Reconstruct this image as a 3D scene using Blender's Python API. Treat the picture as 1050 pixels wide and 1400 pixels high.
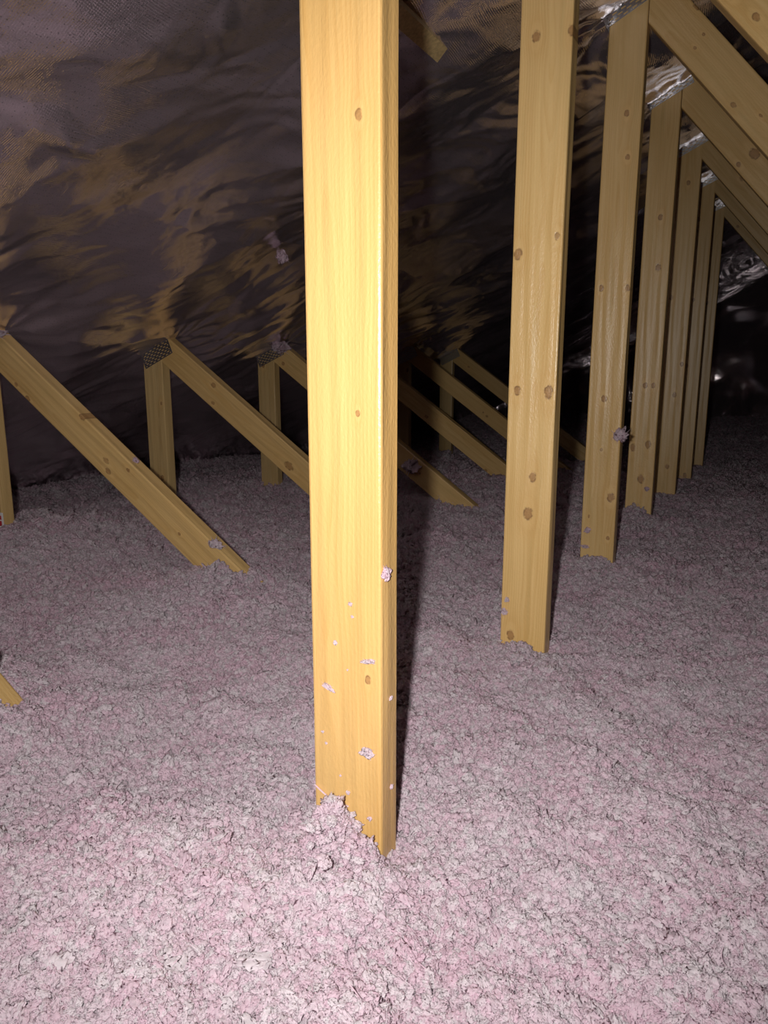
import bpy, bmesh, math, random
import numpy as np
from mathutils import Vector, Matrix, noise as mnoise

for _o in list(bpy.data.objects):
    bpy.data.objects.remove(_o)
scene = bpy.context.scene
COL = scene.collection
R = math.radians

# ------------------------------------------------------------------ camera
# X runs along each truss (towards the ridge), Y along the row of trusses, Z up; insulation lies near z = 0
cam = bpy.data.cameras.new('camera')
cam.sensor_fit = 'VERTICAL'
cam.sensor_height = 36.0
cam.lens = 1010 / 1400 * 36.0
cam.clip_start = 0.02
cam_o = bpy.data.objects.new('camera', cam)
COL.objects.link(cam_o)
cam_o.location = (0, 0, 0.51)
cam_o.rotation_euler = (R(90 - 11.6), 0, R(27.7))
scene.camera = cam_o

# ------------------------------------------------------------------ world, flash, exposure
world = bpy.data.worlds.new('attic_dark')
scene.world = world
world.use_nodes = True
world.node_tree.nodes['Background'].inputs[0].default_value = (0, 0, 0, 1)
world.node_tree.nodes['Background'].inputs[1].default_value = 0.0

flash = bpy.data.lights.new('camera_flash_offscreen', 'SPOT')
flash.energy = 1.0
flash.spot_size = R(119)
flash.spot_blend = 1.0
flash.shadow_soft_size = 0.010
flash.color = (1.0, 0.965, 0.93)
flash.use_nodes = True
_nt = flash.node_tree
_em = _nt.nodes['Emission']
_fo = _nt.nodes.new('ShaderNodeLightFalloff')
_fo.inputs['Strength'].default_value = 50.0
_fo.inputs['Smooth'].default_value = 0.0
_nt.links.new(_fo.outputs['Quadratic'], _em.inputs['Strength'])
flash_o = bpy.data.objects.new('camera_flash_offscreen', flash)
COL.objects.link(flash_o)
flash_o.location = (-0.048 * math.cos(R(27.7)), -0.048 * math.sin(R(27.7)), 0.53)
flash_o.rotation_euler = (R(90 - 11.6), 0, R(27.7))

scene.cycles.diffuse_bounces = 7
vs = scene.view_settings
vs.view_transform = 'Standard'
vs.look = 'None'
vs.exposure = 0.0
vs.gamma = 1.0
vs.use_curve_mapping = False

# ------------------------------------------------------------------ helpers
def tag(o, label=None, category=None, group=None, kind=None):
    if label: o['label'] = label
    if category: o['category'] = category
    if group: o['group'] = group
    if kind: o['kind'] = kind
    return o

def mesh_obj(name, verts, faces, mat=None, parent=None, smooth=False):
    me = bpy.data.meshes.new(name)
    me.from_pydata([tuple(v) for v in verts], [], [tuple(f) for f in faces])
    me.update()
    if mat: me.materials.append(mat)
    if smooth: me.shade_smooth()
    o = bpy.data.objects.new(name, me)
    COL.objects.link(o)
    if parent: o.parent = parent
    return o

def grid_obj(name, P, mat, parent=None, smooth=True):
    """P: (n, m, 3) array of points -> one mesh"""
    n, m = P.shape[:2]
    idx = np.arange(n * m).reshape(n, m)
    q = np.stack([idx[:-1, :-1], idx[1:, :-1], idx[1:, 1:], idx[:-1, 1:]], -1).reshape(-1, 4)
    me = bpy.data.meshes.new(name)
    me.vertices.add(n * m)
    me.vertices.foreach_set('co', P.reshape(-1).astype(np.float32))
    me.loops.add(q.size)
    me.loops.foreach_set('vertex_index', q.reshape(-1).astype(np.int32))
    me.polygons.add(len(q))
    me.polygons.foreach_set('loop_start', (np.arange(len(q)) * 4).astype(np.int32))
    me.update(calc_edges=True)
    me.validate()
    if smooth: me.shade_smooth()
    me.materials.append(mat)
    o = bpy.data.objects.new(name, me)
    COL.objects.link(o)
    if parent: o.parent = parent
    return o

def _hash(ix, iy, seed):
    h = (ix.astype(np.int64) * 374761393 + iy.astype(np.int64) * 668265263 + seed * 1442695041) & 0xffffffff
    h = ((h ^ (h >> 13)) * 1274126177) & 0xffffffff
    h = h ^ (h >> 16)
    return h / 4294967296.0

def gnoise(x, y, seed=0):
    """2-D gradient noise, about -1..1"""
    ix, iy = np.floor(x), np.floor(y)
    fx, fy = x - ix, y - iy
    ux, uy = fx * fx * fx * (fx * (fx * 6 - 15) + 10), fy * fy * fy * (fy * (fy * 6 - 15) + 10)
    def g(dx, dy):
        a = _hash(ix + dx, iy + dy, seed) * 2 * np.pi
        return np.cos(a) * (fx - dx) + np.sin(a) * (fy - dy)
    return 1.5 * ((g(0, 0) * (1 - ux) + g(1, 0) * ux) * (1 - uy) + (g(0, 1) * (1 - ux) + g(1, 1) * ux) * uy)

def fbm(x, y, seed=0, octv=4, gain=0.5):
    s, a = 0, 1.0
    for k in range(octv):
        s = s + a * gnoise(x * 2 ** k, y * 2 ** k, seed + 17 * k)
        a *= gain
    return s

class NT:
    """tiny node-tree writer"""
    def __init__(self, tree):
        self.t = tree
    def node(self, kind, **kw):
        n = self.t.nodes.new(kind)
        for k, v in kw.items(): setattr(n, k, v)
        return n
    def put(self, sock, v):
        if isinstance(v, bpy.types.NodeSocket): self.t.links.new(v, sock)
        elif v is not None: sock.default_value = v
    def m(self, op, a, b=None, c=None, clamp=False):
        n = self.node('ShaderNodeMath', operation=op, use_clamp=clamp)
        self.put(n.inputs[0], a)
        if b is not None: self.put(n.inputs[1], b)
        if c is not None: self.put(n.inputs[2], c)
        return n.outputs[0]
    def xyz(self, x, y, z):
        n = self.node('ShaderNodeCombineXYZ')
        for i, v in enumerate((x, y, z)): self.put(n.inputs[i], v)
        return n.outputs[0]
    def noise(self, vec, scale, detail=2.0, rough=0.5, dist=0.0):
        n = self.node('ShaderNodeTexNoise')
        self.put(n.inputs['Vector'], vec)
        n.inputs['Scale'].default_value = scale
        n.inputs['Detail'].default_value = detail
        n.inputs['Roughness'].default_value = rough
        n.inputs['Distortion'].default_value = dist
        return n.outputs['Fac']
    def mix(self, fac, a, b, blend='MIX'):
        n = self.node('ShaderNodeMix', data_type='RGBA', blend_type=blend)
        self.put(n.inputs[0], fac); self.put(n.inputs[6], a); self.put(n.inputs[7], b)
        return n.outputs[2]
    def ramp(self, fac, stops):
        n = self.node('ShaderNodeValToRGB')
        self.put(n.inputs[0], fac)
        e = n.color_ramp.elements
        while len(e) < len(stops): e.new(0.5)
        for el, (p, c) in zip(e, stops):
            el.position = p
            el.color = (*c, 1) if len(c) == 3 else c
        return n.outputs[0]
    def step(self, v, lo, hi):
        n = self.node('ShaderNodeMapRange', interpolation_type='SMOOTHSTEP')
        self.put(n.inputs[0], v)
        n.inputs[1].default_value = lo; n.inputs[2].default_value = hi
        return n.outputs[0]
    def bump(self, h, strength, dist, normal=None):
        n = self.node('ShaderNodeBump')
        self.put(n.inputs['Height'], h)
        n.inputs['Strength'].default_value = strength
        n.inputs['Distance'].default_value = dist
        if normal: self.put(n.inputs['Normal'], normal)
        return n.outputs[0]

def new_mat(name):
    m = bpy.data.materials.new(name)
    m.use_nodes = True
    b = m.node_tree.nodes['Principled BSDF']
    return m, NT(m.node_tree), b

# ------------------------------------------------------------------ materials
def knot_group():
    g = bpy.data.node_groups.new('knot', 'ShaderNodeTree')
    I = g.interface
    for s in ('U', 'V', 'Shift', 'Mask', 'Ring', 'Halo', 'Uk', 'Vk', 'Rx', 'Ry'):
        I.new_socket(s, in_out='INPUT', socket_type='NodeSocketFloat')
    for s in ('Shift', 'Mask', 'Ring', 'Halo'):
        I.new_socket(s, in_out='OUTPUT', socket_type='NodeSocketFloat')
    n = NT(g)
    gi = n.node('NodeGroupInput'); go = n.node('NodeGroupOutput')
    i = {s.name: s for s in gi.outputs}
    dx = n.m('DIVIDE', n.m('SUBTRACT', i['U'], i['Uk']), i['Rx'])
    dy = n.m('DIVIDE', n.m('SUBTRACT', i['V'], i['Vk']), i['Ry'])
    d = n.m('SQRT', n.m('ADD', n.m('MULTIPLY', dx, dx), n.m('MULTIPLY', dy, dy)))
    w = n.noise(n.xyz(n.m('MULTIPLY', i['U'], 1.0), i['V'], i['Uk']), 120, 2)
    d = n.m('ADD', d, n.m('MULTIPLY', n.m('SUBTRACT', w, 0.5), 0.32))
    mask = n.m('SUBTRACT', 1.0, n.step(d, 0.75, 1.1))
    rr = n.m('DIVIDE', n.m('SUBTRACT', d, 1.0), 0.2)
    ring = n.m('POWER', 2.718, n.m('MULTIPLY', n.m('MULTIPLY', rr, rr), -1.0))
    halo = n.m('POWER', 2.718, n.m('MULTIPLY', n.m('ADD', n.m('MULTIPLY', n.m('MULTIPLY', dx, dx), 0.13), n.m('MULTIPLY', n.m('MULTIPLY', dy, dy), 0.05)), -1.0))
    # the grain flows round the knot
    fall = n.m('POWER', 2.718, n.m('MULTIPLY', n.m('ADD', n.m('MULTIPLY', n.m('MULTIPLY', dx, dx), 0.05), n.m('MULTIPLY', n.m('MULTIPLY', dy, dy), 0.10)), -1.0))
    sh = n.m('MULTIPLY', n.m('MULTIPLY', n.m('DIVIDE', dx, n.m('ADD', n.m('ABSOLUTE', dx), 0.5)), i['Rx']), fall)
    for s, v in (('Shift', n.m('ADD', i['Shift'], sh)), ('Mask', n.m('MAXIMUM', i['Mask'], mask)),
                 ('Ring', n.m('MAXIMUM', i['Ring'], ring)), ('Halo', n.m('MAXIMUM', i['Halo'], halo))):
        g.links.new(v, go.inputs[s])
    return g
KNOT = knot_group()

def pine(name, seed, knots, tone=0.0, hue=(1, 1, 1)):
    """planed pine; knots = (u, v, radius) on the wide face in the board's own metres"""
    rnd = random.Random(seed)
    m, n, b = new_mat(name)
    tc = n.node('ShaderNodeTexCoord')
    sp = n.node('ShaderNodeSeparateXYZ')
    n.t.links.new(tc.outputs['Object'], sp.inputs[0])
    U, T, V = sp.outputs
    acc = {'Shift': 0.0, 'Mask': 0.0, 'Ring': 0.0, 'Halo': 0.0}
    for (ku, kv, kr) in knots:
        g = n.node('ShaderNodeGroup'); g.node_tree = KNOT
        for s, v in (('U', U), ('V', V), ('Uk', ku), ('Vk', kv), ('Rx', kr * 0.85), ('Ry', kr * rnd.uniform(1.0, 1.35))):
            n.put(g.inputs[s], v)
        for s in acc: n.put(g.inputs[s], acc[s])
        acc = {s: g.outputs[s] for s in acc}
    u2 = n.m('SUBTRACT', U, acc['Shift'])
    # growth rings cut lengthwise: distance from a wandering pith below the face
    wob = n.noise(n.xyz(rnd.uniform(0, 50), n.m('MULTIPLY', V, 1.0), rnd.uniform(0, 50)), 1.6, 2)
    wob2 = n.noise(n.xyz(n.m('MULTIPLY', u2, 6.0), n.m('MULTIPLY', V, 0.8), rnd.uniform(0, 50)), 3.0, 2)
    cu = n.m('ADD', n.m('SUBTRACT', u2, rnd.uniform(-0.03, 0.03)), n.m('MULTIPLY', n.m('SUBTRACT', wob, 0.5), 0.035))
    ct = n.m('ADD', n.m('ADD', T, rnd.uniform(0.035, 0.06)), n.m('MULTIPLY', n.m('SUBTRACT', wob2, 0.5), 0.03))
    rad = n.m('SQRT', n.m('ADD', n.m('MULTIPLY', cu, cu), n.m('MULTIPLY', ct, ct)))
    rings = n.m('FRACT', n.m('MULTIPLY', rad, 1 / 0.0034))
    late = n.m('MULTIPLY', n.step(rings, 0.25, 0.92), n.m('SUBTRACT', 1.0, n.step(rings, 0.93, 1.0)))
    fibre = n.noise(n.xyz(n.m('MULTIPLY', u2, 1.0), n.m('MULTIPLY', V, 0.012), T), 900, 3, 0.6)
    blot = n.noise(n.xyz(n.m('MULTIPLY', U, 2.2), n.m('MULTIPLY', V, 0.5), rnd.uniform(0, 90)), 5.0, 2)
    lt = 1 - tone
    early = (0.74 * lt * hue[0], 0.505 * lt * hue[1], 0.215 * lt * hue[2], 1)
    dark = (0.59 * lt * hue[0], 0.345 * lt * hue[1], 0.11 * lt * hue[2], 1)
    c = n.mix(n.m('MULTIPLY', late, n.m('MULTIPLY', n.step(blot, 0.2, 0.7), 0.55)), early, dark)
    c = n.mix(n.m('MULTIPLY', n.step(blot, 0.35, 0.75), 0.45), c, (0.62 * lt * hue[0], 0.38 * lt * hue[1], 0.125 * lt * hue[2], 1))
    c = n.mix(n.m('MULTIPLY', n.step(fibre, 0.42, 0.75), 0.22), c, (0.52 * lt, 0.29 * lt, 0.09 * lt, 1))
    # pale collar, dark core and a broken dark rim round each knot
    c = n.mix(n.m('MULTIPLY', n.step(acc['Halo'], 0.10, 0.75), 0.30), c, (0.60, 0.34, 0.11, 1))
    c = n.mix(n.m('MULTIPLY', n.m('MULTIPLY', n.step(acc['Halo'], 0.55, 0.8), n.step(blot, 0.3, 0.6)), 0.25), c, (0.82, 0.58, 0.26, 1))
    kr_ = n.noise(n.xyz(U, V, T), 420, 2)
    kc = n.mix(kr_, (0.18, 0.075, 0.03, 1), (0.46, 0.24, 0.09, 1))
    c = n.mix(n.m('MULTIPLY', acc['Mask'], 0.75), c, kc)
    brk = n.noise(n.xyz(U, V, rnd.uniform(0, 9)), 140, 2)
    c = n.mix(n.m('MULTIPLY', acc['Ring'], n.m('MULTIPLY', n.step(brk, 0.36, 0.62), 0.75)), c, (0.13, 0.05, 0.02, 1))
    # greyish mineral streaks and a few long resin lines
    stk = n.noise(n.xyz(n.m('MULTIPLY', u2, 1.0), n.m('MULTIPLY', V, 0.05), rnd.uniform(0, 30)), 60, 2)
    c = n.mix(n.m('MULTIPLY', n.step(stk, 0.56, 0.76), 0.28), c, (0.47 * lt, 0.33 * lt, 0.12 * lt, 1))
    c = n.mix(n.m('MULTIPLY', n.step(n.m('SUBTRACT', 1.0, stk), 0.58, 0.78), 0.35), c, (0.80 * lt * hue[0], 0.57 * lt * hue[1], 0.25 * lt * hue[2], 1))
    n.put(b.inputs['Base Color'], c)
    rough = n.m('ADD', 0.27, n.m('MULTIPLY', fibre, 0.16))
    n.put(b.inputs['Roughness'], rough)
    b.inputs['IOR'].default_value = 1.5
    b.inputs['Coat Weight'].default_value = 0.16
    b.inputs['Coat Roughness'].default_value = 0.36
    rip = n.noise(n.xyz(n.m('MULTIPLY', U, 1.0), n.m('MULTIPLY', V, 0.45), T), 330, 2, 0.6)
    cup = n.noise(n.xyz(n.m('MULTIPLY', U, 1.0), n.m('MULTIPLY', V, 0.06), T), 55, 1)
    nb = n.bump(rip, 0.40, 0.0012)
    nb = n.bump(cup, 0.8, 0.004, nb)
    nb = n.bump(n.m('SUBTRACT', fibre, n.m('MULTIPLY', acc['Ring'], 0.8)), 0.25, 0.0007, nb)
    n.put(b.inputs['Normal'], nb)
    return m

def foil_material(name='foil', col=(0.92, 0.84, 0.885, 1), r0=0.04, r1=0.12):
    m, n, b = new_mat(name)
    tc = n.node('ShaderNodeTexCoord').outputs['Object']
    b.inputs['Metallic'].default_value = 0.91
    vor = n.node('ShaderNodeTexVoronoi', feature='F1')
    vor.inputs['Scale'].default_value = 150
    vor.inputs['Randomness'].default_value = 0.35
    n.put(vor.inputs['Vector'], tc)
    hole = n.m('SUBTRACT', 1.0, n.step(vor.outputs['Distance'], 0.12, 0.24))
    c = n.mix(n.m('MULTIPLY', hole, 0.5), col, (0.12, 0.11, 0.12, 1))
    n.put(b.inputs['Base Color'], c)
    weave = n.node('ShaderNodeTexWave', wave_type='BANDS', bands_direction='Y')
    weave.inputs['Scale'].default_value = 90
    n.put(weave.inputs['Vector'], tc)
    weave2 = n.node('ShaderNodeTexWave', wave_type='BANDS', bands_direction='X')
    weave2.inputs['Scale'].default_value = 90
    n.put(weave2.inputs['Vector'], tc)
    cr = n.noise(tc, 26, 4, 0.6, 0.6)
    rg = n.noise(tc, 9, 3, 0.6)
    n.put(b.inputs['Roughness'], n.m('ADD', r0, n.m('MULTIPLY', rg, r1)))
    nb = n.bump(n.m('ABSOLUTE', n.m('SUBTRACT', cr, 0.5)), 0.25, 0.006)
    nb = n.bump(n.m('ADD', weave.outputs['Fac'], weave2.outputs['Fac']), 0.12, 0.0008, nb)
    n.put(b.inputs['Normal'], nb)
    return m

def insulation_material(name='pink_insulation', instanced=True):
    m, n, b = new_mat(name)
    geo = n.node('ShaderNodeNewGeometry').outputs['Position']
    big = n.noise(geo, 7, 3, 0.6)
    small = n.noise(geo, 90, 3, 0.6)
    c = n.mix(n.step(big, 0.35, 0.72), (0.96, 0.83, 0.90, 1), (0.96, 0.74, 0.845, 1))
    c = n.mix(n.step(small, 0.52, 0.72), c, (0.97, 0.895, 0.935, 1))
    if instanced:                                     # every tuft has its own whiteness
        at = n.node('ShaderNodeAttribute', attribute_type='INSTANCER', attribute_name='tuft_shade')
        v = at.outputs['Fac']
        c = n.mix(n.m('MULTIPLY', n.step(v, 0.5, 1.0), 0.7), c, (0.98, 0.925, 0.955, 1))
        c = n.mix(n.m('MULTIPLY', n.m('SUBTRACT', 1.0, n.step(v, 0.02, 0.40)), 0.40), c, (0.92, 0.66, 0.78, 1))
    n.put(b.inputs['Base Color'], c)
    b.inputs['Roughness'].default_value = 1.0
    b.inputs['Specular IOR Level'].default_value = 0.1
    fib = n.noise(geo, 700, 3, 0.7)
    nb = n.bump(fib, 0.6, 0.0012)
    # loose glass fibre scatters light all round: soften the facing of each tuft
    sc1 = n.node('ShaderNodeVectorMath', operation='SCALE'); n.put(sc1.inputs[0], nb); sc1.inputs['Scale'].default_value = 0.45
    ad = n.node('ShaderNodeVectorMath', operation='ADD'); n.put(ad.inputs[0], sc1.outputs[0]); ad.inputs[1].default_value = (0, 0, 0.40)
    no_ = n.node('ShaderNodeVectorMath', operation='NORMALIZE'); n.put(no_.inputs[0], ad.outputs[0])
    n.put(b.inputs['Normal'], no_.outputs[0])
    tr = n.node('ShaderNodeBsdfTranslucent')
    n.put(tr.inputs['Color'], c)
    mx = n.node('ShaderNodeMixShader')
    mx.inputs[0].default_value = 0.52
    n.t.links.new(b.outputs[0], mx.inputs[1])
    n.t.links.new(tr.outputs[0], mx.inputs[2])
    out = n.t.nodes['Material Output']
    n.t.links.new(mx.outputs[0], out.inputs['Surface'])
    return m

def steel_material():
    m, n, b = new_mat('galvanised_steel')
    tc = n.node('ShaderNodeTexCoord').outputs['Object']
    sp = n.noise(tc, 160, 3, 0.6)
    b.inputs['Metallic'].default_value = 1.0
    n.put(b.inputs['Base Color'], n.ramp(sp, [(0.3, (0.50, 0.52, 0.54)), (0.7, (0.72, 0.73, 0.75))]))
    b.inputs['Roughness'].default_value = 0.36
    n.put(b.inputs['Normal'], n.bump(sp, 0.4, 0.001))
    return m

def plain(name, col, rough=0.7, nscale=40, amt=0.15):
    m, n, b = new_mat(name)
    tc = n.node('ShaderNodeTexCoord').outputs['Object']
    f = n.noise(tc, nscale, 3)
    c2 = tuple(x * (1 - amt * 2) for x in col)
    n.put(b.inputs['Base Color'], n.mix(f, (*col, 1), (*c2, 1)))
    b.inputs['Roughness'].default_value = rough
    return m

FOIL = foil_material()
PINK = insulation_material()
FLUFF = insulation_material('white_fluff', False)
STEEL = steel_material()
GYPSUM = plain('gypsum_board', (0.72, 0.69, 0.64), 0.9)
PAPER = plain('white_paper', (0.85, 0.84, 0.82), 0.6, 60, 0.03)
REDINK = plain('red_print', (0.55, 0.03, 0.05), 0.6, 60, 0.05)
BATTEN = plain('rough_strand_wood', (0.82, 0.60, 0.28), 0.6, 160, 0.36)

# ------------------------------------------------------------------ setting
TY = [0.60 + 0.61 * k for k in range(7)]           # front face of each truss
FOIL_C = 1.445                                     # foil line at the trusses: z = FOIL_C + X / 2

def bumpf(X, Y, x, y, r, h):
    return h * np.exp(-((X - x) ** 2 + (Y - y) ** 2) / (r * r))

def ground(X, Y):
    """top of the loose fill"""
    X = np.asarray(X, float); Y = np.asarray(Y, float)
    z = 0.016 * fbm(X * 2.2 + 3.1, Y * 2.2, 5, 3) + 0.028 * np.abs(fbm(X * 6.5, Y * 6.5, 9, 2)) + 0.013 * np.abs(gnoise(X * 13, Y * 13, 15)) + 0.006 * np.abs(gnoise(X * 22, Y * 22, 12)) - 0.016
    z = z - 0.075 * np.clip((Y - 2.9) / 1.5, 0, 1)                      # sinks towards the far end
    z = z - 0.06 * np.clip((-1.9 - X) / 0.6, 0, 1) * np.clip((Y - 1.0) / 1.0, 0, 1)
    z = z + bumpf(X, Y, -1.80, 1.15, 0.40, 0.085)                       # heap at the short post
    z = z + bumpf(X, Y, -1.02, 1.17, 0.20, 0.045)                       # where the second diagonal dives in
    z = z + bumpf(X, Y, -0.98, 0.56, 0.16, 0.05)
    z = z + bumpf(X, Y, -0.33, 0.52, 0.075, 0.030)                      # bank against the nearest post
    z = z + bumpf(X, Y, -0.52, 0.47, 0.11, 0.032)
    z = z + bumpf(X, Y, -0.36, 1.16, 0.09, 0.025)
    z = z + bumpf(X, Y, -0.36, 1.77, 0.09, 0.03)
    z = z + bumpf(X, Y, -0.36, 2.38, 0.10, 0.03)
    z = z + bumpf(X, Y, 0.10, 0.62, 0.18, 0.025)
    z = z - bumpf(X, Y, -0.70, 0.68, 0.16, 0.022)
    return z

# gypsum ceiling board of the room below, under the fill
fl = mesh_obj('floor', [(-3.6, -1.4, -0.36), (6.8, -1.4, -0.36), (6.8, 9.4, -0.36), (-3.6, 9.4, -0.36),
                        (-3.6, -1.4, -0.345), (6.8, -1.4, -0.345), (6.8, 9.4, -0.345), (-3.6, 9.4, -0.345)],
              [(3, 2, 1, 0), (4, 5, 6, 7), (0, 1, 5, 4), (1, 2, 6, 5), (2, 3, 7, 6), (3, 0, 4, 7)], GYPSUM)
tag(fl, 'gypsum board floor of the attic under the loose fill', kind='structure')

def facets(x, y, seed):
    """piecewise-flat crumple: random heights on a jagged triangle lattice"""
    ix, iy = np.floor(x), np.floor(y)
    f, g = x - ix, y - iy
    h = lambda dx, dy: _hash(ix + dx, iy + dy, seed) * 2 - 1
    flip = _hash(ix, iy, seed + 5) > 0.5
    h00, h10, h01, h11 = h(0, 0), h(1, 0), h(0, 1), h(1, 1)
    a = np.where(f + g < 1, h00 + (h10 - h00) * f + (h01 - h00) * g, h11 + (h01 - h11) * (1 - f) + (h10 - h11) * (1 - g))
    b = np.where(f > g, h00 + (h10 - h00) * f + (h11 - h10) * g, h00 + (h11 - h01) * f + (h01 - h00) * g)
    return np.where(flip, a, b)

def foil_height(X, Y, seed=0):
    """hanging height of the foil under the roof slope"""
    z = FOIL_C + 0.5 * X
    ph = (Y - (TY[0] + 0.018)) / 0.61
    bay = np.sin(np.pi * (ph - np.floor(ph))) ** 2
    k = np.floor(ph).astype(int)
    depth = 0.026 + 0.016 * _hash(k, k * 0 + 3, 11) + 0.012 * gnoise(X * 1.3, Y * 0.7, 31)
    z = z - bay * depth
    w = 0.35 + 0.65 * np.sqrt(bay)
    wx, wy = X + 0.10 * gnoise(X * 2.1, Y * 2.1, 41), Y + 0.10 * gnoise(X * 2.1 + 9, Y * 2.1, 42)
    ang = 0.75 + 0.35 * gnoise(X * 0.8, Y * 0.8, 43)
    ca, sa = np.cos(ang), np.sin(ang)
    a, b = wx * ca + wy * sa, -wx * sa + wy * ca
    z = z + w * 0.014 * (np.abs(gnoise(a * 1.4, b * 5.5, 51)) - 0.3)
    jx_, jy_ = 0.06 * gnoise(X * 5, Y * 5, 44), 0.06 * gnoise(X * 5 + 4, Y * 5, 45)
    a2, b2 = a + jx_, b + jy_
    z = z + w * 0.0095 * facets(a2 * 2.6, b2 * 7.5, 52)
    z = z + w * 0.0055 * facets(a2 * 6.0 + 3.3, b2 * 14, 53)
    z = z + 0.0032 * facets(a2 * 12 + jx_ * 30, b2 * 21, 54)
    z = z + 0.0010 * facets(wx * 38 + jx_ * 60, wy * 42, 55)
    # folds that radiate from the stapled joints
    for jx in (-1.74, -0.36):
        yk = TY[0] + 0.018 + 0.61 * np.round(ph)
        dx, dy = X - jx, Y - yk
        r = np.sqrt(dx * dx + dy * dy) + 1e-4
        th = np.arctan2(dy, dx)
        z = z + 0.018 * np.exp(-r / 0.22) * np.clip(r / 0.06, 0, 1) * gnoise(th * 2.6 + np.round(ph) * 7.3, r * 3, 61)
        if jx > -1:                                   # crushed tight round the tall post heads
            z = z + np.exp(-r / 0.16) * (0.010 * facets(X * 17 + jx_ * 30, Y * 14 + jy_ * 30, 62) + 0.004 * facets(X * 41, Y * 37, 63))
    return z

def spaced(lo, hi, steps):
    """coordinates with a step that changes at given places: steps = [(from, step), ...]"""
    out, v = [], lo
    while v < hi:
        out.append(v)
        st = [t for (a, t) in steps if v >= a - 1e-9][-1]
        v += st
    return np.array(out + [hi])

def foil_sheet(x0, x1, y0, y1, drop, seed, parent, name='foil_sheet', xstep=0.006):
    xs = spaced(x0, x1, [(-99, xstep), (0.15, 0.04)])
    ys = spaced(y0, y1, [(-99, 0.04), (0.35, 0.006), (2.4, 0.011), (5.0, 0.03)])
    X, Y = np.meshgrid(xs, ys, indexing='ij')
    Z = foil_height(X, Y, 0)
    lo = np.clip((X - x0) / 0.05, 0, 1)              # the lower lip hangs a little free and wavers
    Z = Z - (drop * (1 - lo) * (0.5 + 0.9 * np.abs(gnoise(Y * 5, X * 0, 71 + seed))) if drop else 0)
    Xw = X + (1 - lo) * 0.010 * gnoise(Y * 6, X * 0 + 2, 72 + seed)
    return grid_obj(name, np.stack([Xw, Y, Z], -1), FOIL, parent)

ceil_o = bpy.data.objects.new('ceiling', None)
COL.objects.link(ceil_o)
tag(ceil_o, 'crinkled reflective foil stapled under the sloping roof', kind='structure')
foil_sheet(-3.15, -1.66, -1.2, 9.2, 0.0, 0, ceil_o, xstep=0.009)
foil_sheet(-1.70, -1.19, -1.2, 9.2, 0.009, 3, ceil_o)
foil_sheet(-1.225, 1.6, -1.2, 9.2, 0.009, 6, ceil_o)

# the roof's other slope, beyond the ridge
Xo, Yo = np.meshgrid(np.linspace(1.55, 6.35, 60), np.linspace(-1.2, 9.2, 120), indexing='ij')
grid_obj('foil_sheet', np.stack([Xo, Yo, FOIL_C + 0.8 - 0.5 * (Xo - 1.6) + 0.03 * fbm(Xo * 2, Yo * 4, 88, 3)], -1), FOIL, ceil_o)

# foil-faced gable at the far end
xs, zs = np.linspace(-3.2, 6.4, 480), np.linspace(-0.35, 2.3, 130)
Xg, Zg = np.meshgrid(xs, zs, indexing='ij')
Yg = 8.55 + 0.30 * (Zg + 0.35) + 0.04 * fbm(Xg * 1.3, Zg * 1.3, 81, 3) + np.exp(-((Zg - 0.05) / 0.22) ** 2) * (0.05 * np.abs(gnoise(Xg * 5, Zg * 2.0, 82)) + 0.010 * (1 - np.abs(gnoise(Xg * 12, Zg * 7, 83)) * 2)) * np.clip(1.5 * gnoise(Xg * 1.1 + 0.3, Zg * 0.2, 84) + 0.4, 0, 1)
wb = grid_obj('wall_back', np.stack([Xg, Yg, np.minimum(Zg, FOIL_C + np.minimum(0.5 * Xg, 1.6 - 0.5 * Xg) + 0.05)], -1), FOIL)
tag(wb, 'foil covered gable wall at the dark far end', kind='structure')

# ------------------------------------------------------------------ trusses
BW, BT = 0.081, 0.036                              # planed board: wide face, thickness

def board_mesh(name, length, seed, w=BW, t=BT, ends=(0.0, 0.0)):
    """board along local Z from 0 to length; wide faces look along local Y; edges eased; ends = cut slopes (dz per unit x)"""
    rnd = random.Random(seed)
    prof = []
    rr = 0.003
    for sx, sy, a0 in ((1, 1, 0), (-1, 1, 90), (-1, -1, 180), (1, -1, 270)):
        for k in range(3):
            a = R(a0 + 45 * k)
            prof.append((sx * (w / 2 - rr) + rr * math.cos(a), sy * (t / 2 - rr) + rr * math.sin(a)))
    np_, ns = len(prof), 14
    bow = rnd.uniform(-0.0012, 0.0012)
    verts, faces = [], []
    for s in range(ns + 1):
        f = s / ns
        ox = bow * math.sin(math.pi * f) + rnd.uniform(-0.0003, 0.0003)
        for (x, y) in prof:
            z = f * length + (ends[0] * x if s == 0 else 0) + (ends[1] * x if s == ns else 0)
            verts.append((x + ox, y, z))
    for s in range(ns):
        for k in range(np_):
            a, b2 = s * np_ + k, s * np_ + (k + 1) % np_
            faces.append((a, b2, b2 + np_, a + np_))
    faces.append(tuple(range(np_ - 1, -1, -1)))
    faces.append(tuple(ns * np_ + k for k in range(np_)))
    me = bpy.data.meshes.new(name)
    me.from_pydata(verts, [], faces)
    return me

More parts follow.
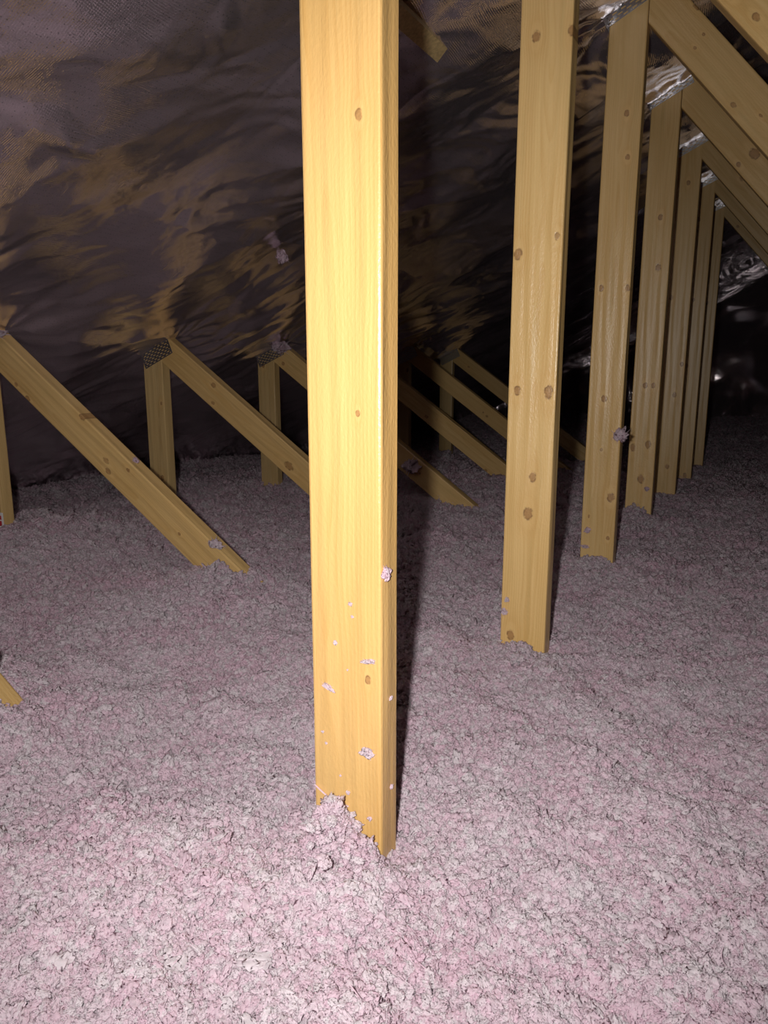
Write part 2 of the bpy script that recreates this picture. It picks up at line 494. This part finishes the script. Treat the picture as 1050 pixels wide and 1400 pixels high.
def board(name, p0, p1, parent, yf, seed, knots=(), n_rand=0, ends=(0, 0), tone=0.0, hue=(1, 1, 1), w=BW):
    """p0 -> p1: centre line of the wide face in the truss plane (X, Z); yf: front face"""
    d = Vector((p1[0] - p0[0], 0, p1[1] - p0[1]))
    L = d.length
    zax = d.normalized()
    yax = Vector((0, 1, 0))
    xax = yax.cross(zax)
    M = Matrix((xax, yax, zax)).transposed().to_4x4()
    M.translation = (p0[0], BT / 2, p0[1])
    inv = M.inverted()
    rnd = random.Random(seed * 7 + 1)
    kk = []
    for (kx, kz, kr) in knots:
        q = inv @ Vector((kx, 0, kz))
        kk.append((q.x, q.z, kr))
    for _ in range(n_rand):
        kk.append((rnd.uniform(-0.033, 0.033), rnd.uniform(0.3, 0.95) * L, rnd.uniform(0.004, 0.009)))
    o = bpy.data.objects.new(name, board_mesh(name, L, seed, w=w, ends=ends))
    o.data.materials.append(pine('pine', seed, kk, tone, hue))
    COL.objects.link(o)
    o.parent = parent
    o.matrix_local = M
    return o

def plate_mesh(name, L=0.13, Hh=0.09):
    """toothed connector plate: thin sheet with staggered punched slots; local X along, Z up"""
    cx_, cz_ = 0.005, 0.0032
    nx, nz = int(L / cx_), int(Hh / cz_)
    verts, faces, ids = [], [], {}
    def v(i, j, k):
        key = (i, j, k)
        if key not in ids:
            ids[key] = len(verts)
            verts.append((i * cx_ - L / 2, -0.0006 if k else 0.0006, j * cz_))
        return ids[key]
    solid = set()
    for i in range(nx):
        for j in range(nz):
            col = j // 2
            hole = (j % 2 == 1) and ((i + 2 * (col % 2)) % 4 in (0, 1)) and 0 < i < nx - 1 and 0 < j < nz - 1
            if not hole: solid.add((i, j))
    for (i, j) in solid:
        faces.append((v(i, j, 1), v(i + 1, j, 1), v(i + 1, j + 1, 1), v(i, j + 1, 1)))
        faces.append((v(i, j, 0), v(i, j + 1, 0), v(i + 1, j + 1, 0), v(i + 1, j, 0)))
        for (di, dj, a, b2) in ((0, -1, (i, j), (i + 1, j)), (1, 0, (i + 1, j), (i + 1, j + 1)), (0, 1, (i + 1, j + 1), (i, j + 1)), (-1, 0, (i, j + 1), (i, j))):
            if (i + di, j + dj) not in solid:
                faces.append((v(*a, 0), v(*b2, 0), v(*b2, 1), v(*a, 1)))
    me = bpy.data.meshes.new(name)
    me.from_pydata(verts, [], faces)
    me.materials.append(STEEL)
    return me
PLATE = plate_mesh('nail_plate')

def nail_plate(x, z, parent, y, rnd):
    o = bpy.data.objects.new('nail_plate', PLATE)
    COL.objects.link(o)
    o.parent = parent
    o.location = (x, y, z)
    o.rotation_euler = (rnd.uniform(-0.02, 0.02), -math.atan(0.46) + rnd.uniform(-0.03, 0.03), 0)
    o['label'] = 'punched galvanised steel nail plate'
    return o

POST_K = {1: [(-0.3398, 0.7163, 0.0040), (-0.3426, 0.4619, 0.0025), (-0.3331, 0.1984, 0.0034)],
          2: [(-0.3741, 0.9921, 0.0070), (-0.3200, 0.9915, 0.0060), (-0.3278, 0.7009, 0.0045), (-0.391, 0.6786, 0.0075), (-0.3841, 0.4605, 0.0065),
              (-0.3307, 0.4591, 0.0078), (-0.3519, 0.3171, 0.0065), (-0.3569, 0.2535, 0.0088), (-0.3801, 0.0298, 0.0075)],
          3: [(-0.3428, 0.9531, 0.0055), (-0.3502, 1.044, 0.006), (-0.3842, 0.6746, 0.006), (-0.3248, 0.6721, 0.006), (-0.3626, 0.4206, 0.0072),
              (-0.3623, 0.2981, 0.0035), (-0.333, 0.1837, 0.0095), (-0.3829, 0.1316, 0.003), (-0.3339, 0.0813, 0.0045)],
          4: [(-0.3523, 0.9246, 0.007), (-0.3484, 0.7817, 0.009), (-0.3624, 0.4338, 0.0075), (-0.3387, 0.4342, 0.006), (-0.3412, 0.2511, 0.0095), (-0.3868, 0.2394, 0.009), (-0.3558, 0.141, 0.011)],
          5: [(-0.3534, 1.1387, 0.007), (-0.3813, 0.7397, 0.007), (-0.327, 0.4956, 0.007), (-0.3443, 0.3806, 0.0075), (-0.3506, 0.1044, 0.008)],
          6: [(-0.3709, 1.1106, 0.008), (-0.3735, 0.4863, 0.009), (-0.3652, 0.7729, 0.006), (-0.3415, -0.0128, 0.009)],
          7: [(-0.36, 0.8, 0.008)]}
DIAG_K = {2: [(-1.6181, 0.4184, 0.006), (-1.4334, 0.3804, 0.007), (-1.3648, 0.2813, 0.007), (-1.2964, 0.2637, 0.005), (-1.152, 0.1301, 0.0035)],
          3: [(-1.5554, 0.4334, 0.008), (-1.5615, 0.379, 0.006), (-1.2787, 0.1988, 0.012)],
          4: [(-1.7224, 0.4979, 0.007)], 5: [(-1.0941, 0.0392, 0.006)]}
RISE_K = {2: [(-0.0712, 0.9615, 0.0045)], 3: [(-0.2212, 1.2312, 0.007), (-0.204, 1.1747, 0.003), (-0.2193, 1.1526, 0.003), (-0.082, 1.0024, 0.003)],
          4: [(-0.1151, 1.0712, 0.013), (-0.1534, 1.0472, 0.006)], 7: [(-0.2284, 1.0632, 0.009), (-0.1424, 0.9816, 0.010)]}
DIAG_DZ = {1: 0.020, 2: 0.012}
LABELS = {1: 'pine roof truss whose tall post, flecked with fluff, has three tiny knots',
          2: 'pine roof truss with paired knots on its tall post and a red printed tag',
          3: 'pine roof truss with a white fluff wisp caught on its tall post edge',
          4: 'pine roof truss with a clump of pink fluff on its lower diagonal brace',
          5: 'dim pine roof truss standing third from the gable wall',
          6: 'dim pine roof truss standing second from the gable wall',
          7: 'darkest pine roof truss, the last one before the gable wall'}
for i in range(1, 8):
    rnd = random.Random(100 + i)
    yf = TY[i - 1]
    t = bpy.data.objects.new('roof_truss', None)
    COL.objects.link(t)
    t.location = (0, yf, 0)
    tag(t, LABELS[i], 'roof truss', 'row of roof trusses')
    tones = [rnd.uniform(0.0, 0.12) for _ in range(6)]
    px = -0.3585 + (0.0 if i < 5 else 0.004)
    board('tall_post', (px, -0.25), (px, FOIL_C + 0.03 + 0.5 * px), t, yf, 10 * i + 1, POST_K.get(i, ()), ends=(0, 0.5), tone=tones[0] if i > 1 else 0.10, hue=(1, 1, 1) if i > 1 else (1.0, 0.92, 0.82))
    if i > 1:
        sx = -1.806
        board('short_post', (sx, -0.25), (sx, FOIL_C + 0.03 + 0.5 * sx), t, yf, 10 * i + 2, (), n_rand=2, ends=(0, 0.5), tone=tones[1] + 0.06, hue=(0.95, 1, 1.1))
    # diagonal from the short post's head down into the fill, slope -0.70
    dz = DIAG_DZ.get(i, 0.0)
    off = BW / 2 * math.sqrt(1 + 0.49)
    f = lambda x: 0.556 + dz - off - 0.70 * (x + 1.70)
    board('diagonal_brace', (-0.66, f(-0.66)), (-1.764, f(-1.764)), t, yf, 10 * i + 3, DIAG_K.get(i, ()), n_rand=2, ends=(0, 0.70), tone=tones[2] + 0.03)
    # diagonal from the tall post's head down towards the ridge side, slope -1.16
    off2 = BW / 2 * math.sqrt(1 + 1.16 ** 2)
    g = lambda x: 1.214 + off2 - 1.16 * (x + 0.314)
    board('steep_brace', (0.92, g(0.92)), (-0.3165, g(-0.3165)), t, yf, 10 * i + 4, RISE_K.get(i, ()), n_rand=2, ends=(0, 1.16), tone=tones[3] + 0.05)
    # top and bottom chords, hidden behind the foil and in the fill
    hh = 0.5 * BW * math.sqrt(1.25) + 0.030
    board('top_chord', (-3.1, FOIL_C + hh - 1.55), (1.5, FOIL_C + hh + 0.75), t, yf, 10 * i + 5)
    board('bottom_chord', (-3.1, -0.30), (1.9, -0.30), t, yf, 10 * i + 6)
    for ys_ in (-0.0012, BT + 0.0012):
        nail_plate(-0.345, 1.250, t, ys_, rnd)
        if i > 1: nail_plate(-1.775, 0.508, t, ys_, rnd)

# ------------------------------------------------------------------ loose-fill insulation
def insulation():
    rng = np.random.default_rng(4)
    pts, scl = [], []
    def ring(r0, r1, dens, s0, s1, zlo, zhi):
        A = (2 * 3.35) * (9.6)
        n = int(dens * 5.2 * 9.9)
        x = rng.uniform(-3.25, 1.6, n); y = rng.uniform(-0.7, 8.45, n)
        r = np.hypot(x, y)
        # keep what lies in a generous wedge in front of the viewpoint, sparse elsewhere
        fwd = -np.sin(R(27.7)) * x + np.cos(R(27.7)) * y
        lat = np.cos(R(27.7)) * x + np.sin(R(27.7)) * y
        inside = (np.abs(lat) < 0.75 * fwd + 0.75) & (fwd > -0.1)
        k = (r >= r0) & (r < r1) & inside & (rng.uniform(0, 1, n) < 1.0)
        x, y = x[k], y[k]
        z = ground(x, y) + rng.uniform(zlo, zhi, len(x))
        pts.append(np.stack([x, y, z], -1)); scl.append(rng.uniform(s0, s1, len(x)) * rng.choice([0.7, 1.0, 1.3], len(x), p=[0.4, 0.45, 0.15]))
    ring(0.0, 1.35, 75000, 0.0024, 0.0056, -0.006, 0.005)
    ring(0.0, 1.7, 2200, 0.0058, 0.0088, -0.006, 0.003)
    ring(1.2, 2.1, 34000, 0.0032, 0.0068, -0.007, 0.005)
    ring(1.9, 3.3, 13000, 0.0055, 0.0105, -0.009, 0.006)
    ring(3.1, 9.5, 3500, 0.010, 0.019, -0.011, 0.006)
    # bank of fluff pushed up against post feet
    for (x0, y0, n, w, h) in ((-0.356, 0.592, 800, 0.020, 0.052), (-0.330, 0.592, 300, 0.020, 0.026), (-0.36, 1.195, 160, 0.04, 0.02), (-0.36, 1.805, 160, 0.04, 0.02), (-0.36, 2.415, 120, 0.04, 0.03),
                              (-1.02, 1.20, 150, 0.05, 0.03)):
        x = rng.normal(x0, w * 0.6, n); y = y0 - np.abs(rng.normal(0, 0.022, n)); zz = ground(x, y)
        z = zz + rng.uniform(0, 1, n) ** 1.5 * h * np.exp(-((x - x0) / w) ** 2)
        pts.append(np.stack([x, y, z], -1)); scl.append(rng.uniform(0.0026, 0.0058, n))
    P = np.concatenate(pts); S = np.concatenate(scl)
    N = len(P)
    # the bed below the tufts
    nx, ny = 330, 640
    X, Y = np.meshgrid(np.concatenate([np.linspace(-3.0, 1.7, nx - 20), np.linspace(1.95, 6.0, 20)]), np.linspace(-1.2, 8.5, ny), indexing='ij')
    Z = ground(X, Y) - 0.006 + 0.003 * gnoise(X * 40, Y * 40, 91)
    bed = np.stack([X, Y, Z], -1)
    o = grid_obj('blown_insulation', bed, FLUFF)
    tag(o, 'pink and white blown-in loose fibreglass insulation covering the attic floor', 'insulation', kind='stuff')
    me = o.data
    nb = len(me.vertices)
    me.vertices.add(N)
    co = np.concatenate([bed.reshape(-1, 3), P]).astype(np.float32)
    me.vertices.foreach_set('co', co.reshape(-1))
    at = me.attributes.new('tuft_size', 'FLOAT', 'POINT')
    at.data.foreach_set('value', np.concatenate([np.zeros(nb), S]).astype(np.float32))
    rt = me.attributes.new('tuft_rot', 'FLOAT_VECTOR', 'POINT')
    rot = np.concatenate([np.zeros((nb, 3)), rng.uniform(-3.14, 3.14, (N, 3)) * np.array([0.35, 0.35, 1])])
    rt.data.foreach_set('vector', rot.reshape(-1).astype(np.float32))
    sh = me.attributes.new('tuft_shade', 'FLOAT', 'POINT')
    sh.data.foreach_set('value', np.concatenate([np.full(nb, 0.5), rng.uniform(0, 1, N)]).astype(np.float32))
    me.update()
    # geometry nodes: crumpled tufts on the loose points
    ng = bpy.data.node_groups.new('tufts', 'GeometryNodeTree')
    ng.interface.new_socket('Geometry', in_out='INPUT', socket_type='NodeSocketGeometry')
    ng.interface.new_socket('Geometry', in_out='OUTPUT', socket_type='NodeSocketGeometry')
    L = ng.links.new
    nd = ng.nodes.new
    gi, go = nd('NodeGroupInput'), nd('NodeGroupOutput')
    size = nd('GeometryNodeInputNamedAttribute'); size.data_type = 'FLOAT'; size.inputs[0].default_value = 'tuft_size'
    rota = nd('GeometryNodeInputNamedAttribute'); rota.data_type = 'FLOAT_VECTOR'; rota.inputs[0].default_value = 'tuft_rot'
    gt = nd('FunctionNodeCompare'); gt.data_type = 'FLOAT'; gt.operation = 'GREATER_THAN'
    L(size.outputs['Attribute'], gt.inputs[0]); gt.inputs[1].default_value = 0.0005
    variants = nd('GeometryNodeGeometryToInstance')
    for k in range(8):
        ico = nd('GeometryNodeMeshIcoSphere'); ico.inputs['Radius'].default_value = 1.0; ico.inputs['Subdivisions'].default_value = 4
        pos = nd('GeometryNodeInputPosition')
        no = nd('ShaderNodeTexNoise'); no.noise_dimensions = '4D'
        no.inputs['W'].default_value = 3.7 * k + 0.4; no.inputs['Scale'].default_value = 1.5; no.inputs['Detail'].default_value = 4.0; no.inputs['Roughness'].default_value = 0.74
        no.inputs['Distortion'].default_value = 0.15
        L(pos.outputs[0], no.inputs['Vector'])
        sub = nd('ShaderNodeVectorMath'); sub.operation = 'SUBTRACT'; L(no.outputs['Color'], sub.inputs[0]); sub.inputs[1].default_value = (0.5, 0.5, 0.5)
        mul = nd('ShaderNodeVectorMath'); mul.operation = 'MULTIPLY'; L(sub.outputs[0], mul.inputs[0]); mul.inputs[1].default_value = (3.0, 3.0, 2.6)
        sp = nd('GeometryNodeSetPosition'); L(ico.outputs['Mesh'], sp.inputs['Geometry']); L(mul.outputs[0], sp.inputs['Offset'])
        tr = nd('GeometryNodeTransform'); L(sp.outputs[0], tr.inputs['Geometry'])
        tr.inputs['Scale'].default_value = [(1, 1, 0.7), (1.5, 0.7, 0.6), (0.8, 1.2, 0.8), (1.3, 1, 0.5), (0.7, 0.7, 1.0), (1.7, 0.55, 0.55), (1, 1, 0.9), (1.2, 0.9, 0.6)][k]
        ss = nd('GeometryNodeSetShadeSmooth'); L(tr.outputs[0], ss.inputs[0])
        sm = nd('GeometryNodeSetMaterial'); L(ss.outputs[0], sm.inputs[0]); sm.inputs['Material'].default_value = PINK
        L(sm.outputs[0], variants.inputs[0])
    for k in range(2):                                # loose curled strands
        arc = nd('GeometryNodeCurveArc'); arc.inputs['Resolution'].default_value = 9
        arc.inputs['Radius'].default_value = 1.6; arc.inputs['Sweep Angle'].default_value = (1.4, 2.6, 3.4, 1.9)[k]
        pr = nd('GeometryNodeCurvePrimitiveCircle'); pr.inputs['Resolution'].default_value = 4; pr.inputs['Radius'].default_value = 0.05
        c2m = nd('GeometryNodeCurveToMesh'); L(arc.outputs['Curve'], c2m.inputs['Curve']); L(pr.outputs['Curve'], c2m.inputs['Profile Curve'])
        tr = nd('GeometryNodeTransform'); L(c2m.outputs[0], tr.inputs['Geometry'])
        tr.inputs['Translation'].default_value = (-1.2, -0.6, 0.3); tr.inputs['Rotation'].default_value = ((0.9, 0.4, 0), (0.3, 1.2, 0), (1.4, 0.2, 0.5), (0.7, 0.9, 0.2))[k]
        sm = nd('GeometryNodeSetMaterial'); L(tr.outputs[0], sm.inputs[0]); sm.inputs['Material'].default_value = PINK
        L(sm.outputs[0], variants.inputs[0])
    iop = nd('GeometryNodeInstanceOnPoints')
    L(gi.outputs[0], iop.inputs['Points']); L(gt.outputs[0], iop.inputs['Selection']); L(variants.outputs[0], iop.inputs['Instance'])
    iop.inputs['Pick Instance'].default_value = True
    e2r = nd('FunctionNodeEulerToRotation'); L(rota.outputs['Attribute'], e2r.inputs[0]); L(e2r.outputs[0], iop.inputs['Rotation'])
    L(size.outputs['Attribute'], iop.inputs['Scale'])
    jn = nd('GeometryNodeJoinGeometry'); L(iop.outputs[0], jn.inputs[0]); L(gi.outputs[0], jn.inputs[0]); L(jn.outputs[0], go.inputs[0])
    md = o.modifiers.new('tufts', 'NODES'); md.node_group = ng
    return o
insulation()

# ------------------------------------------------------------------ small things
def tuft(loc, size, seed, label, flat=0.6, group=None, stretch=(1, 1, 1), rot=(0, 0, 0)):
    bm = bmesh.new()
    bmesh.ops.create_icosphere(bm, subdivisions=4, radius=1.0)
    rnd = random.Random(seed)
    off = Vector((rnd.uniform(0, 50), rnd.uniform(0, 50), rnd.uniform(0, 50)))
    for v in bm.verts:
        p = v.co.copy()
        d = mnoise.noise_vector(p * 1.3 + off) * 0.8 + mnoise.noise_vector(p * 3.1 + off) * 0.5 + mnoise.noise_vector(p * 7 + off) * 0.2
        q = p + d
        v.co = Vector((q.x * size * stretch[0], q.y * size * flat * stretch[1], q.z * size * stretch[2]))
    for k in range(16 if size > 0.003 else 0):         # loose fibre ends
        d = Vector((rnd.gauss(0, 1), rnd.gauss(0, 0.7), rnd.gauss(0, 1))).normalized()
        sid = d.cross(Vector((rnd.gauss(0, 1), rnd.gauss(0, 1), rnd.gauss(0, 1)))).normalized()
        ln, wd = size * rnd.uniform(1.2, 2.2), size * rnd.uniform(0.06, 0.15)
        up = d.cross(sid)
        prev = None
        for q in range(4):
            f = q / 3
            cpt = d * ln * (0.25 + 0.75 * f) + sid * size * 0.55 * f * f
            cpt = Vector((cpt.x * stretch[0], cpt.y * flat * stretch[1], cpt.z * stretch[2]))
            ww = wd * (1.05 - f)
            cur = [bm.verts.new(cpt + sid * ww), bm.verts.new(cpt - sid * ww * 0.5 + up * ww), bm.verts.new(cpt - sid * ww * 0.5 - up * ww)]
            if prev:
                for e in range(3): bm.faces.new((prev[e], prev[(e + 1) % 3], cur[(e + 1) % 3], cur[e]))
            prev = cur
    me = bpy.data.meshes.new('insulation_tuft')
    bm.to_mesh(me); bm.free()
    me.shade_smooth()
    me.materials.append(FLUFF)
    o = bpy.data.objects.new('insulation_tuft', me)
    COL.objects.link(o)
    o.location = loc
    o.rotation_euler = rot
    tag(o, label, 'insulation', group)
    return o

def strand(pts, rad, label):
    cu = bpy.data.curves.new('insulation_strand', 'CURVE')
    cu.dimensions = '3D'; cu.bevel_depth = rad; cu.bevel_resolution = 1
    s = cu.splines.new('NURBS'); s.points.add(len(pts) - 1); s.use_endpoint_u = True; s.order_u = 3
    for p, q in zip(s.points, pts):
        p.co = (*q, 1)
    o = bpy.data.objects.new('insulation_strand', cu)
    COL.objects.link(o)
    cu.materials.append(FLUFF)
    return tag(o, label, 'insulation')

SPECK = 'tiny white speck of fluff stuck to the face of the flecked post'
for k, (x, z, s) in enumerate(((-0.352, 0.275, .0018), (-0.350, 0.262, .0013), (-0.370, 0.231, .0020), (-0.387, 0.130, .0013), (-0.357, 0.068, .0018), (-0.366, 0.085, .0010), (-0.383, 0.118, .0012), (-0.331, 0.046, .0022), (-0.356, 0.205, .0010))):
    tuft((x, 0.599, z), s, 300 + k, SPECK, group='white specks on the foreground post')
tuft((-0.378, 0.598, 0.182), 0.0036, 320, 'short slanted white wisp low on the flecked post face', stretch=(1.6, 1, 0.55), rot=(0, 0.5, 0))
tuft((-0.332, 0.598, 0.219), 0.0036, 321, 'flat sideways white wisp just above the lowest knot of the flecked post', stretch=(1.7, 1, 0.55), rot=(0, -0.15, 0))
tuft((-0.334, 0.598, 0.120), 0.0052, 322, 'forked white wisp below the lowest knot of the flecked post', stretch=(1.2, 1, 0.9))
strand([(-0.398, 0.5985, 0.066), (-0.386, 0.597, 0.060), (-0.372, 0.597, 0.054), (-0.356, 0.598, 0.053)], 0.0009, 'thin curved white glass strand across the foot of the flecked post')
tuft((-0.3155, 0.606, 0.31), 0.0050, 323, 'white curl of fluff on the narrow edge of the flecked post', rot=(0, 0, 1.57))
tuft((-0.3165, 0.618, 0.175), 0.0020, 324, 'white speck halfway down the narrow edge of the flecked post', rot=(0, 0, 1.57))
tuft((-0.3165, 0.62, 0.075), 0.0022, 325, 'white speck at the foot of the narrow edge of the flecked post', rot=(0, 0, 1.57))
tuft((-0.318, 1.815, 0.336), 0.0125, 326, 'white fluff wisp caught on the edge of a tall post at mid height', stretch=(1.1, 1, 1.1))
tuft((-0.384, 1.817, 0.097), 0.006, 327, 'small pink wisp low on a tall post, upper of two')
tuft((-0.387, 1.817, 0.055), 0.006, 328, 'small pink wisp low on a tall post, lower of two', stretch=(1.5, 1, 0.6))
tuft((-0.388, 1.207, 0.095), 0.0035, 329, 'faint wisp above the lowest knot of the twin-knotted post')
tuft((-0.392, 1.207, 0.072), 0.0045, 330, 'faint lower wisp beside the lowest knot of the twin-knotted post')
tuft((-0.336, 2.427, 0.112), 0.006, 331, 'pale wisp stuck low on the chevron-knotted post')
tuft((-1.160, 2.422, 0.130), 0.026, 332, 'pink fluff clump sitting on a lower diagonal brace', stretch=(1.1, 1, 0.8))
tuft((-1.04, 1.200, 0.122), 0.012, 333, 'white wisp hanging on the diagonal brace where it dives into the fill', stretch=(1.2, 0.8, 0.8))
tuft((-1.266, 1.206, 0.290), 0.006, 334, 'tiny white tuft on the top edge of the diagonal brace')
tuft((-1.245, 1.765, 0.790), 0.017, 335, 'white tuft stuck to the crinkled foil on its own', stretch=(0.8, 1, 1.0))
tuft((-1.725, 2.42, 0.560), 0.026, 336, 'white tuft wedged over the nail plate at a short post head', stretch=(1.2, 1, 0.7))
tuft((-1.70, 1.19, 0.575), 0.022, 337, 'white fluff pressed between foil and diagonal brace head', stretch=(1.5, 1, 0.5))
tuft((-0.925, 0.575, 0.115), 0.026, 338, 'pink clump balanced on the end of a buried diagonal brace')

# red and white printed tag on the foot of a short post
tg = mesh_obj('paper_tag', [(-0.030, 0, -0.021), (0.012, 0, -0.021), (0.012, 0, 0.021), (-0.030, 0, 0.021),
                            (-0.030, 0.0012, -0.021), (0.012, 0.0012, -0.021), (0.012, 0.0012, 0.021), (-0.030, 0.0012, 0.021)],
              [(0, 1, 2, 3), (7, 6, 5, 4), (1, 0, 4, 5), (2, 1, 5, 6), (3, 2, 6, 7), (0, 3, 7, 4)], PAPER)
tg.location = (-1.766, 1.205, 0.100)
tag(tg, 'white paper tag with red print at the foot of a short post', 'tag')
for z0, z1 in ((-0.015, -0.001), (0.002, 0.013)):
    mesh_obj('red_print', [(-0.026, -0.0005, z0), (0.006, -0.0005, z0), (0.006, -0.0005, z1), (-0.026, -0.0005, z1)], [(0, 1, 2, 3)], REDINK, tg)

# strip of rough wood lying under the foil between two trusses
bt = mesh_obj('wood_strip', [(sx * 0.016, y, sz * 0.009) for y in (-0.36, 0.0) for sz in (-1, 1) for sx in (-1, 1)],
              [(0, 1, 3, 2), (4, 6, 7, 5), (0, 4, 5, 1), (2, 3, 7, 6), (0, 2, 6, 4), (1, 5, 7, 3)], BATTEN)
bt.location = (-0.640, 1.485, 1.098)
bt.rotation_euler = (0, -math.atan(0.5), 0)
tag(bt, 'narrow rough wooden strip lying under the crinkled foil', 'wood strip')
